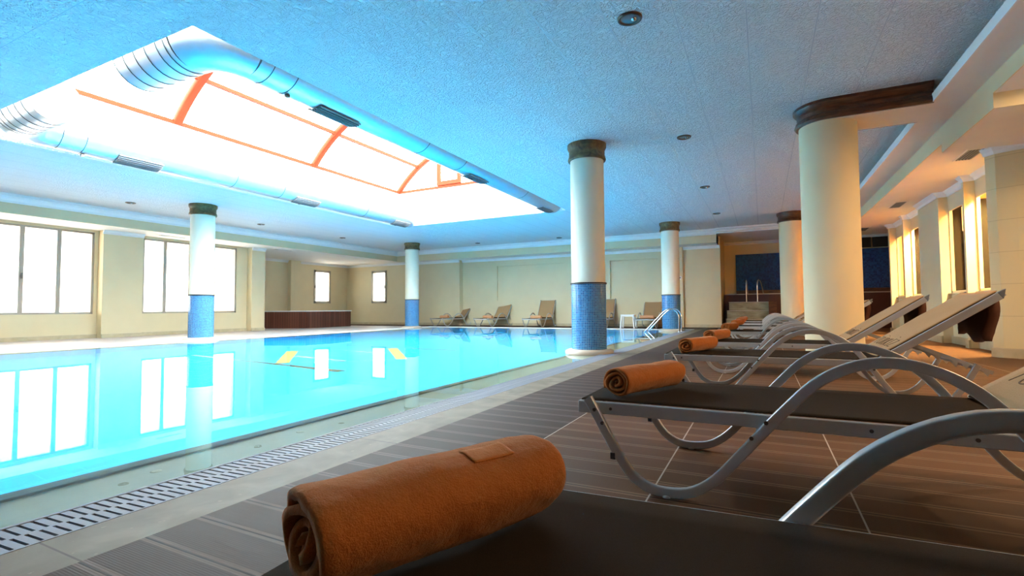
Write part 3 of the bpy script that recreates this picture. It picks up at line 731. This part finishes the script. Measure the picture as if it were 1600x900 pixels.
        lo.matrix_local = Matrix(((ex.x, ey.x, ez.x, x), (ex.y, ey.y, ez.y, WID / 2), (ex.z, ey.z, ez.z, z), (0, 0, 0, 1)))
    # brown flap hanging behind the top of the backrest
    b = MB(); vs = []; n3, k3 = 10, 14
    for side in (0, 1):
        for i in range(n3 + 1):
            for j in range(k3 + 1):
                u = i / n3; v = j / k3
                ut = BL - .075 if side == 0 else BL - .005
                x, z = bk(ut, -.024); zb = min(z - .14, .44 + .05 * v + .02 * sin(v * 9 + 1))
                x += (.012 if side == 0 else -.012) * max(0, u - .8) * 5 + .008 * sin(u * 5 + v * 4) - .02 * u
                vs.append((x, .05 + v * (WID - .16) + .010 * sin(u * 6) * (1 if v > .5 else -1), z + (zb - z) * u))
    fs3 = []
    m_ = (n3 + 1) * (k3 + 1)
    for side in (0, 1):
        for i in range(n3):
            for j in range(k3):
                a = side * m_ + i * (k3 + 1) + j; fs3.append((a, a + 1, a + k3 + 2, a + k3 + 1))
    for i in range(n3):
        for j in (0, k3):
            a = i * (k3 + 1) + j; fs3.append((a, a + k3 + 1, a + k3 + 1 + m_, a + m_))
    for j in range(k3):
        a = n3 * (k3 + 1) + j; fs3.append((a, a + 1, a + 1 + m_, a + m_)); a = j; fs3.append((a, a + 1, a + 1 + m_, a + m_))
    b.add(vs, fs3, True); lab(b.build('hanging_flap', M['flap'], root), 'dark brown cloth flap hanging behind the headrest')
    # prop frame that holds the backrest
    if ang < 42:
        px, pz = bk(.235, -.03); ex_, ez_ = 1.965, .262
        for yy in (.055, WID - .055):
            st = MB().bar((px, yy, pz), (ex_, yy, ez_), .010, .022).build('prop_bar', M['alu'], root)
            if detail:
                tb = MB()
                for i in range(4):
                    q = .45 + i * .13; xx = px + (ex_ - px) * q; zz = pz + (ez_ - pz) * q
                    tb.prism([(xx, zz), (xx + .05, zz - .02), (xx + .035, zz - .05), (xx + .02, zz - .03)], yy - .004, yy + .004, 'y')
                tb.build('ratchet_teeth', M['alu'], st)
        MB().tube([(1.862, -.01, .30), (1.862, WID + .01, .30)], .010, 10, up=(0, 0, 1)).build('rear_cross_bar', M['alu'], root)
        MB().tube([(ex_ - .01, .055, ez_), (ex_ - .01, WID - .055, ez_)], .008, 10, up=(0, 0, 1)).build('prop_cross_bar', M['alu'], root)
    else:
        px, pz = bk(.30, -.03)
        for yy in (.055, WID - .055): MB().bar((px, yy, pz), (1.78, yy, .17), .010, .022).build('prop_bar', M['alu'], root)
        MB().tube([(1.79, -.01, .17), (1.79, WID + .01, .17)], .010, 10, up=(0, 0, 1)).build('rear_cross_bar', M['alu'], root)
    return root
deck_labels = [
    'aluminium sun lounger nearest the camera, cut off by the bottom edge of the photo',
    'aluminium sun lounger second from the camera, with its whole curved leg in view',
    'aluminium sun lounger third from the camera, its raised tan backrest the tallest',
    'aluminium sun lounger fourth from the camera, just before the thick deck column',
    'aluminium sun lounger fifth in the deck row, first one beyond the thick column',
    'aluminium sun lounger sixth in the deck row, well beyond the thick column',
    'aluminium sun lounger seventh in the deck row, last but one from the steps',
    'aluminium sun lounger at the far end of the deck row, nearest the stone steps']
deck_y = [.275, 1.882, 4.03, 5.62, 8.15, 10.45, 12.5, 14.2]
proto = make_lounger(34.5)
far_p = None
lg = []
for i, yv in enumerate(deck_y):
    o = proto if i == 0 else copy_tree(proto)
    o.location = (-.61 if i == 0 else -.66 if i == 1 else -.70, yv, 0); o.rotation_euler.z = radians((3.4, 0, .6, -.5, .4, 0, -.6, .5)[i])
    tag(o, deck_labels[i], 'sun lounger', 'sun loungers in a row along the deck'); lg.append(o)
back_labels = ['sun lounger leftmost along the back wall, its backrest leaning far back',
               'second sun lounger from the left along the back wall',
               'sun lounger left of the near mosaic column, upright against the back wall',
               'sun lounger half hidden behind the near mosaic column, against the back wall',
               'sun lounger to the right of the white plastic table at the back wall']
back_x = [-11.85, -9.75, -7.6, -5.2, -3.5]; back_a = [44, 54, 62, 64, 56]
back_rz = [90 - 10, 90 - 7, 90, 90, 90]
bl = []
for i in range(5):
    o = make_lounger(back_a[i], text=False, detail=False)
    o.location = (back_x[i] + WID / 2, 16.52, 0); o.rotation_euler.z = radians(back_rz[i])
    tag(o, back_labels[i], 'sun lounger', 'sun loungers along the back wall'); bl.append(o)

# ------------------------------------------------------------------ rolled towels
def make_towel(L=.44, R=.068, seed=0, mt='towel', turns=3.4, ns=150, nl=44):
    """spiral-rolled towel, axis along +y starting at y=0, resting on z=0"""
    b = MB(); rnd = random.Random(seed); th = R / (turns + .35)
    t0 = th * .62
    prof = []
    def rad(a): return R - (turns * 2 * pi - a) / (2 * pi) * th * 1.0
    A = turns * 2 * pi
    outer = []; inner = []
    for i in range(ns + 1):
        a = A * i / ns
        r = max(.004, rad(a) - .0 * th)
        wob = 1 + .05 * sin(2 * a + seed) + .035 * sin(3.3 * a + seed * 2)
        outer.append((a, r * wob)); inner.append((a, max(.001, (r - t0) * wob)))
    ph = 2.2 + seed * .7                              # where the loose edge lies
    loop = [(a, r) for a, r in outer] + [(a, r) for a, r in reversed(inner)]
    n = len(loop); vs = []
    ys = [0, .004, .012] + [.012 + (L - .024) * j / (nl - 4) for j in range(1, nl - 4)] + [L - .012, L - .004, L]
    for j, yv in enumerate(ys):
        e = min(yv, L - yv)
        pinch = 1 - .05 * max(0, 1 - e / .012) ** 2
        for a, r in loop:
            an = a - A + ph
            x = cos(an) * r * 1.07; z = sin(an) * r * .95
            nn = noise.noise(Vector((x * 14 + seed, yv * 9, z * 14))) * .0045 + noise.noise(Vector((x * 45, yv * 30 + seed, z * 45))) * .0018
            k = (1 + nn / max(r, .02)) * (pinch if r > R * .75 else 1)
            # spiral telescopes a little
            yy = yv + (.010 * sin(a * 1.3 + seed) + .004 * noise.noise(Vector((a, seed, 0)))) * (1 - min(1, e / .05)) * (-1 if yv < L / 2 else 1) * .7
            zz = z * k; 
            if zz < -R * .86: zz = -R * .86 + (zz + R * .86) * .25
            vs.append((x * k, yy, zz + R * .88))
    m = len(ys); fs = [(j * n + i, j * n + (i + 1) % n, (j + 1) * n + (i + 1) % n, (j + 1) * n + i) for j in range(m - 1) for i in range(n)]
    for j in (0, m - 1):
        for i in range(ns): fs.append((j * n + i, j * n + i + 1, j * n + n - 2 - i, j * n + n - 1 - i))
    b.add(vs, fs, True)
    return b
tl = ['large orange rolled towel in the foreground, on the nearest lounger',
      'orange rolled towel with a clear spiral end, on the second lounger',
      'orange rolled towel on the third lounger from the camera',
      'orange rolled towel on the fourth lounger, tucked behind the third one',
      'orange rolled towel on the fifth lounger, beyond the thick column',
      'orange rolled towel on the sixth lounger of the deck row',
      'orange rolled towel on the seventh lounger of the deck row',
      'orange rolled towel on the far end lounger by the stone steps']
tpos = [(-.520, .445, -23), (-.535, 1.985, -21), (-.55, 4.13, -19), (-.52, 5.72, -17), (-.52, 8.27, -15), (-.50, 10.57, -14), (-.5, 12.62, -12), (-.5, 14.32, -10)]
tm = []
for i, (x, y, a) in enumerate(tpos):
    nm = 'rolled_towel'
    if i < 3:
        o = make_towel(seed=i + 1, ns=230 if i == 0 else 150, nl=80 if i == 0 else 44, L=(.395, .44, .46)[i], R=(.080, .070, .070)[i]).build(nm, M['towel']); tm.append(o)
    else:
        o = tm[1 + i % 2].copy(); COL.objects.link(o)
    o.location = (x, y, .318); o.rotation_euler.z = radians(a)
    tag(o, tl[i], 'towel', 'orange towels rolled on the deck loungers')
# folded woven corner on top of the foreground towel
b = MB(); vs = []; NS = 230; n = 2 * (NS + 1); me_ = tm[0].data
ci = [i for i in range(NS - 110, NS) if 1.02 < (3.4 * 2 * pi * i / NS - 3.4 * 2 * pi + 2.9) % (2 * pi) < 1.62]
ci = [i for i in ci if i > NS - 68]; ri = [j for j in range(80) if .235 < me_.vertices[min(j * n, len(me_.vertices) - 1)].co.y < .315] or list(range(46, 60))
for i in ci:
    for j in ri:
        v = me_.vertices[j * n + i]; d = Vector((v.co.x, 0, v.co.z - .07)).normalized(); vs.append(tuple(v.co + d * .0006))
k = len(ri) - 1
b.add(vs, [(i * (k + 1) + j, (i + 1) * (k + 1) + j, (i + 1) * (k + 1) + j + 1, i * (k + 1) + j + 1) for i in range(len(ci) - 1) for j in range(k)], True)
o = b.build('woven_band', M['label'], tm[0]); sd = o.modifiers.new('s', 'SOLIDIFY'); sd.thickness = .0015; sd.offset = 1; lab(o, 'smooth woven band on the terry cloth')
btl = ['pale orange rolled towel on the leftmost back-wall lounger', 'pale orange rolled towel on the second back-wall lounger', 'pale orange rolled towel on the lounger left of the near mosaic column',
       'brownish rolled towel on the half hidden lounger behind the near mosaic column', 'pale orange rolled towel on the lounger by the white table']
tp = make_towel(seed=5, ns=90, nl=16).build('rolled_towel', M['towel_pale'])
for i in range(5):
    o = tp if i == 0 else tp.copy()
    if i: COL.objects.link(o)
    ra = radians(back_rz[i]); lx, ly = .50, .10
    o.location = (back_x[i] + WID / 2 + lx * cos(ra) - ly * sin(ra), 16.52 + lx * sin(ra) + ly * cos(ra), .318)
    o.rotation_euler.z = ra
    tag(o, btl[i], 'towel', 'rolled towels on the back-wall loungers')

# ------------------------------------------------------------------ side table
tb = tag(empty('side_table', (-4.11, 16.98, 0), radians(4)), 'low white plastic side table between two back-wall loungers', 'table')
b = MB(); b.box(-.23, .23, -.23, .23, .43, .46); b.box(-.21, .21, -.21, .21, .39, .43); b.build('tabletop', M['plastic'], tb, bevel=.01)
for sx in (-1, 1):
    for sy in (-1, 1):
        MB().bar((sx * .19, sy * .19, .42), (sx * .23, sy * .23, 0), .045, .045).build('leg', M['plastic'], tb, bevel=.006)

# ------------------------------------------------------------------ pool ladder handrails
def rail(b, x, y0, pts, r=.02): b.tube([(x, y0 + p[0], p[1]) for p in catmull(pts, 6)], r, 14, up=(1, 0, 0))
ld = tag(empty('pool_ladder', (-2.1, 14.3, 0)), 'curved stainless steel pool handrail pair at the near pool edge', 'ladder')
for x in (0, .16): pass
# rails rise from the deck border, arch over the grate and drop into the water (towards -x / -y)
def lad(off):
    P_ = [(0, 0, 0), (0, 0, .22), (0, 0, .42), (-.03, 0, .53), (-.12, 0, .62), (-.25, 0, .645), (-.38, 0, .59), (-.52, 0, .46), (-.80, 0, .16), (-.93, 0, .02), (-.95, 0, -.05), (-.86, 0, -.20), (-.80, 0, -.45)]
    out = []
    P2 = [Vector(p) for p in P_]
    n = len(P2)
    for i in range(n - 1):
        p0 = P2[max(i - 1, 0)]; p1 = P2[i]; p2 = P2[i + 1]; p3 = P2[min(i + 2, n - 1)]
        for j in range(6):
            t = j / 6; out.append(.5 * (2 * p1 + (p2 - p0) * t + (2 * p0 - 5 * p1 + 4 * p2 - p3) * t * t + (3 * p1 - p0 - 3 * p2 + p3) * t ** 3))
    return [p + Vector(off) for p in out]
for off in ((.0, .2, 0), (.0, .7, 0)):
    MB().tube(lad(off), .019, 14, up=(0, 1, 0)).build('handrail', M['chrome'], ld)
    MB().lathe([(.05, 0), (.05, .012), (.025, .02)], 20, off).build('flange', M['chrome'], ld)

# ------------------------------------------------------------------ bar counter
P3 = [(-18.0, 12.7), (-17.2, 12.75), (-15.62, 13.45), (-15.62, 15.75), (-16.3, 15.75), (-16.3, 13.9), (-17.4, 13.4), (-18.0, 13.4)]
bc = tag(empty('bar_counter', (-16.4, 14.2, 0)), 'low dark slatted wood bar counter with thin pale top beside the alcove windows', 'counter')
b = MB().prism([(x + 16.4, y - 14.2) for x, y in P3], 0, .635, 'z'); b.build('slatted_front', M['slat'], bc)
b = MB().prism([(x + 16.4 + (.03 if x > -15.7 else 0), y - 14.2 + (-.03 if y < 13.5 else .03)) for x, y in P3], .635, .672, 'z'); b.build('counter_top', M['white'], bc)

# ------------------------------------------------------------------ spa corner
st = tag(empty('stone_steps', (-.45, 18.3, 0)), 'pale travertine steps with dark brown side leading up to the hot tub', 'steps')
b = MB()
b.box(-.66, .62, .0, .3, 0, .27); b.build('step', M['trav'], st)
MB().box(-.64, .62, .12, .42, .0, .555).build('step', M['trav'], st)
MB().box(-.58, .62, .30, .75, .0, .845).build('step', M['trav'], st)
for z, q in ((.27, (-.67, .64, -.01, .3)), (.555, (-.65, .64, .11, .42)), (.845, (-.59, .64, .29, .75))): MB().box(*q, z, z + .018).build('nosing', M['pale'], st)
MB().box(.625, .86, .0, .75, 0, .862).build('side_block', M['wood'], st)
ht = tag(empty('hot_tub', (1.9, 19.6, 0)), 'raised hot tub clad in dark red-brown panels with a pale rim', 'hot tub')
MB().box(-3.1, 3.05, -.5, .60, 0, 1.12).build('cladding', M['darkwood'], ht)
MB().box(-3.1, 3.05, -.52, .60, 1.12, 1.15).build('rim', M['pale'], ht)
hr = tag(empty('hot_tub_handrail', (-.32, 18.85, .866)), 'pair of upright chrome handrails on top of the stone steps', 'handrail')
for x in (-.17, .17):
    s = 1
    pts = catmull([(0, 0), (0, .3), (0, .58), (.06, .70), (.16, .75), (.28, .70), (.40, .55), (.52, .30)], 6)
    MB().tube([(x + (a * .35 if x > 0 else a * .05), a, z) for a, z in pts], .02, 12, up=(1, 0, 0)).build('handrail', M['chrome'], hr)
bp_ = MB().box(-.86, 4.95, 20.20, 20.25, 1.30, 2.63); struct(bp_.build('wall_mosaic', M['spamosaic']))
MB_ = MB().box(-.86, 4.95, 20.20, 20.25, 1.15, 1.30); struct(MB_.build('trim_2', M['wood']))
sp = tag(empty('wall_vent_panel', (3.3, 20.22, 2.66)), 'pair of black square panels high on the wall above the blue mosaic', 'wall panel')
for x in (-.22, .24): MB().box(x - .21, x + .21, -.03, .0, .0, .34).build('panel', M['black'], sp, bevel=.004)
th = tag(empty('thermostat', (-2.56, 18.08, 1.72)), 'tiny white control box on the back wall pilaster', 'thermostat')
MB().box(-.06, .06, -.03, 0, -.06, .06).build('housing', M['plastic'], th, bevel=.006); MB().box(-.03, .03, -.034, -.03, -.02, .03).build('display', M['black'], th)

# ------------------------------------------------------------------ lights
W = bpy.data.worlds.new('sky'); sc.world = W; W.use_nodes = True
bg = W.node_tree.nodes['Background']; bg.inputs[0].default_value = (1.0, .985, .96, 1); bg.inputs[1].default_value = 11.0
def portal(loc, rot, sx, sy):
    l = bpy.data.lights.new('portal', 'AREA'); l.shape = 'RECTANGLE'; l.size = sx; l.size_y = sy; l.cycles.is_portal = True
    o = bpy.data.objects.new('portal', l); COL.objects.link(o); o.location = loc; o.rotation_euler = rot
portal((-7.25, 7.35, ZT + .02), (0, 0, 0), 5.5, 9.6)
portal((-18.25, 16.46, 1.76), (0, radians(-90), 0), 1.5, .95); portal((-16.14, 18.2, 1.76), (radians(-90), 0, 0), 1.0, 1.5)
for a, c in wins_left: portal((-15.78, (a + c) / 2, 1.7), (0, radians(-90), 0), 2.14, c - a)
def area(name, loc, rot, sx, sy, e, col):
    l = bpy.data.lights.new(name, 'AREA'); l.shape = 'RECTANGLE'; l.size = sx; l.size_y = sy; l.energy = e; l.color = col
    o = bpy.data.objects.new(name, l); COL.objects.link(o); o.location = loc; o.rotation_euler = rot; return o
# warm ceiling lamps of the rooms behind the bays
area('sauna_lamp', (3.55, 9.5, 2.9), (0, 0, 0), .4, .8, 240, (1, .68, .30))
area('sauna_lamp', (3.55, 13.4, 2.9), (0, 0, 0), .4, .8, 240, (1, .68, .30))

# added warm fill lights out of view, tinting the right side of the deck
for yv in (2.4, 4.2, 6.0): area('warm_fill', (3.0, yv, 2.80 if yv < 6.5 else 2.6), (0, 0, 0), .25, .25, 26, (1, .68, .40))
area('warm_fill', (2.2, 17.2, 2.76), (0, 0, 0), .25, .25, 6, (1, .6, .3))  # weak warm fill added at the far soffit, no fixture there
# ------------------------------------------------------------------ camera
f_, psi, pt, rr = 775.66, radians(26.764), radians(2.419), radians(-.4155)
F = Vector((-sin(psi) * cos(pt), cos(psi) * cos(pt), sin(pt))); R0 = Vector((cos(psi), sin(psi), 0)); U0 = R0.cross(F)
Rr = R0 * cos(rr) + U0 * sin(rr); Uu = -R0 * sin(rr) + U0 * cos(rr)
cam = bpy.data.cameras.new('camera'); co = bpy.data.objects.new('camera', cam); COL.objects.link(co)
cam.sensor_width = 36; cam.lens = f_ / 1600 * 36; cam.clip_start = .02
co.matrix_world = Matrix(((Rr.x, Uu.x, -F.x, 0), (Rr.y, Uu.y, -F.y, 0), (Rr.z, Uu.z, -F.z, .68), (0, 0, 0, 1)))
sc.camera = co
sc.view_settings.view_transform = 'Standard'; sc.view_settings.look = 'None'; sc.view_settings.exposure = 1.45; sc.view_settings.gamma = 1
sc.view_settings.use_curve_mapping = False
sc.cycles.use_denoising = True; sc.cycles.max_bounces = 14; sc.cycles.diffuse_bounces = 6; sc.cycles.glossy_bounces = 6; sc.cycles.transmission_bounces = 10; sc.cycles.transparent_max_bounces = 12
sc.cycles.sample_clamp_indirect = 12; sc.cycles.caustics_reflective = True; sc.cycles.caustics_refractive = True; sc.cycles.blur_glossy = .3
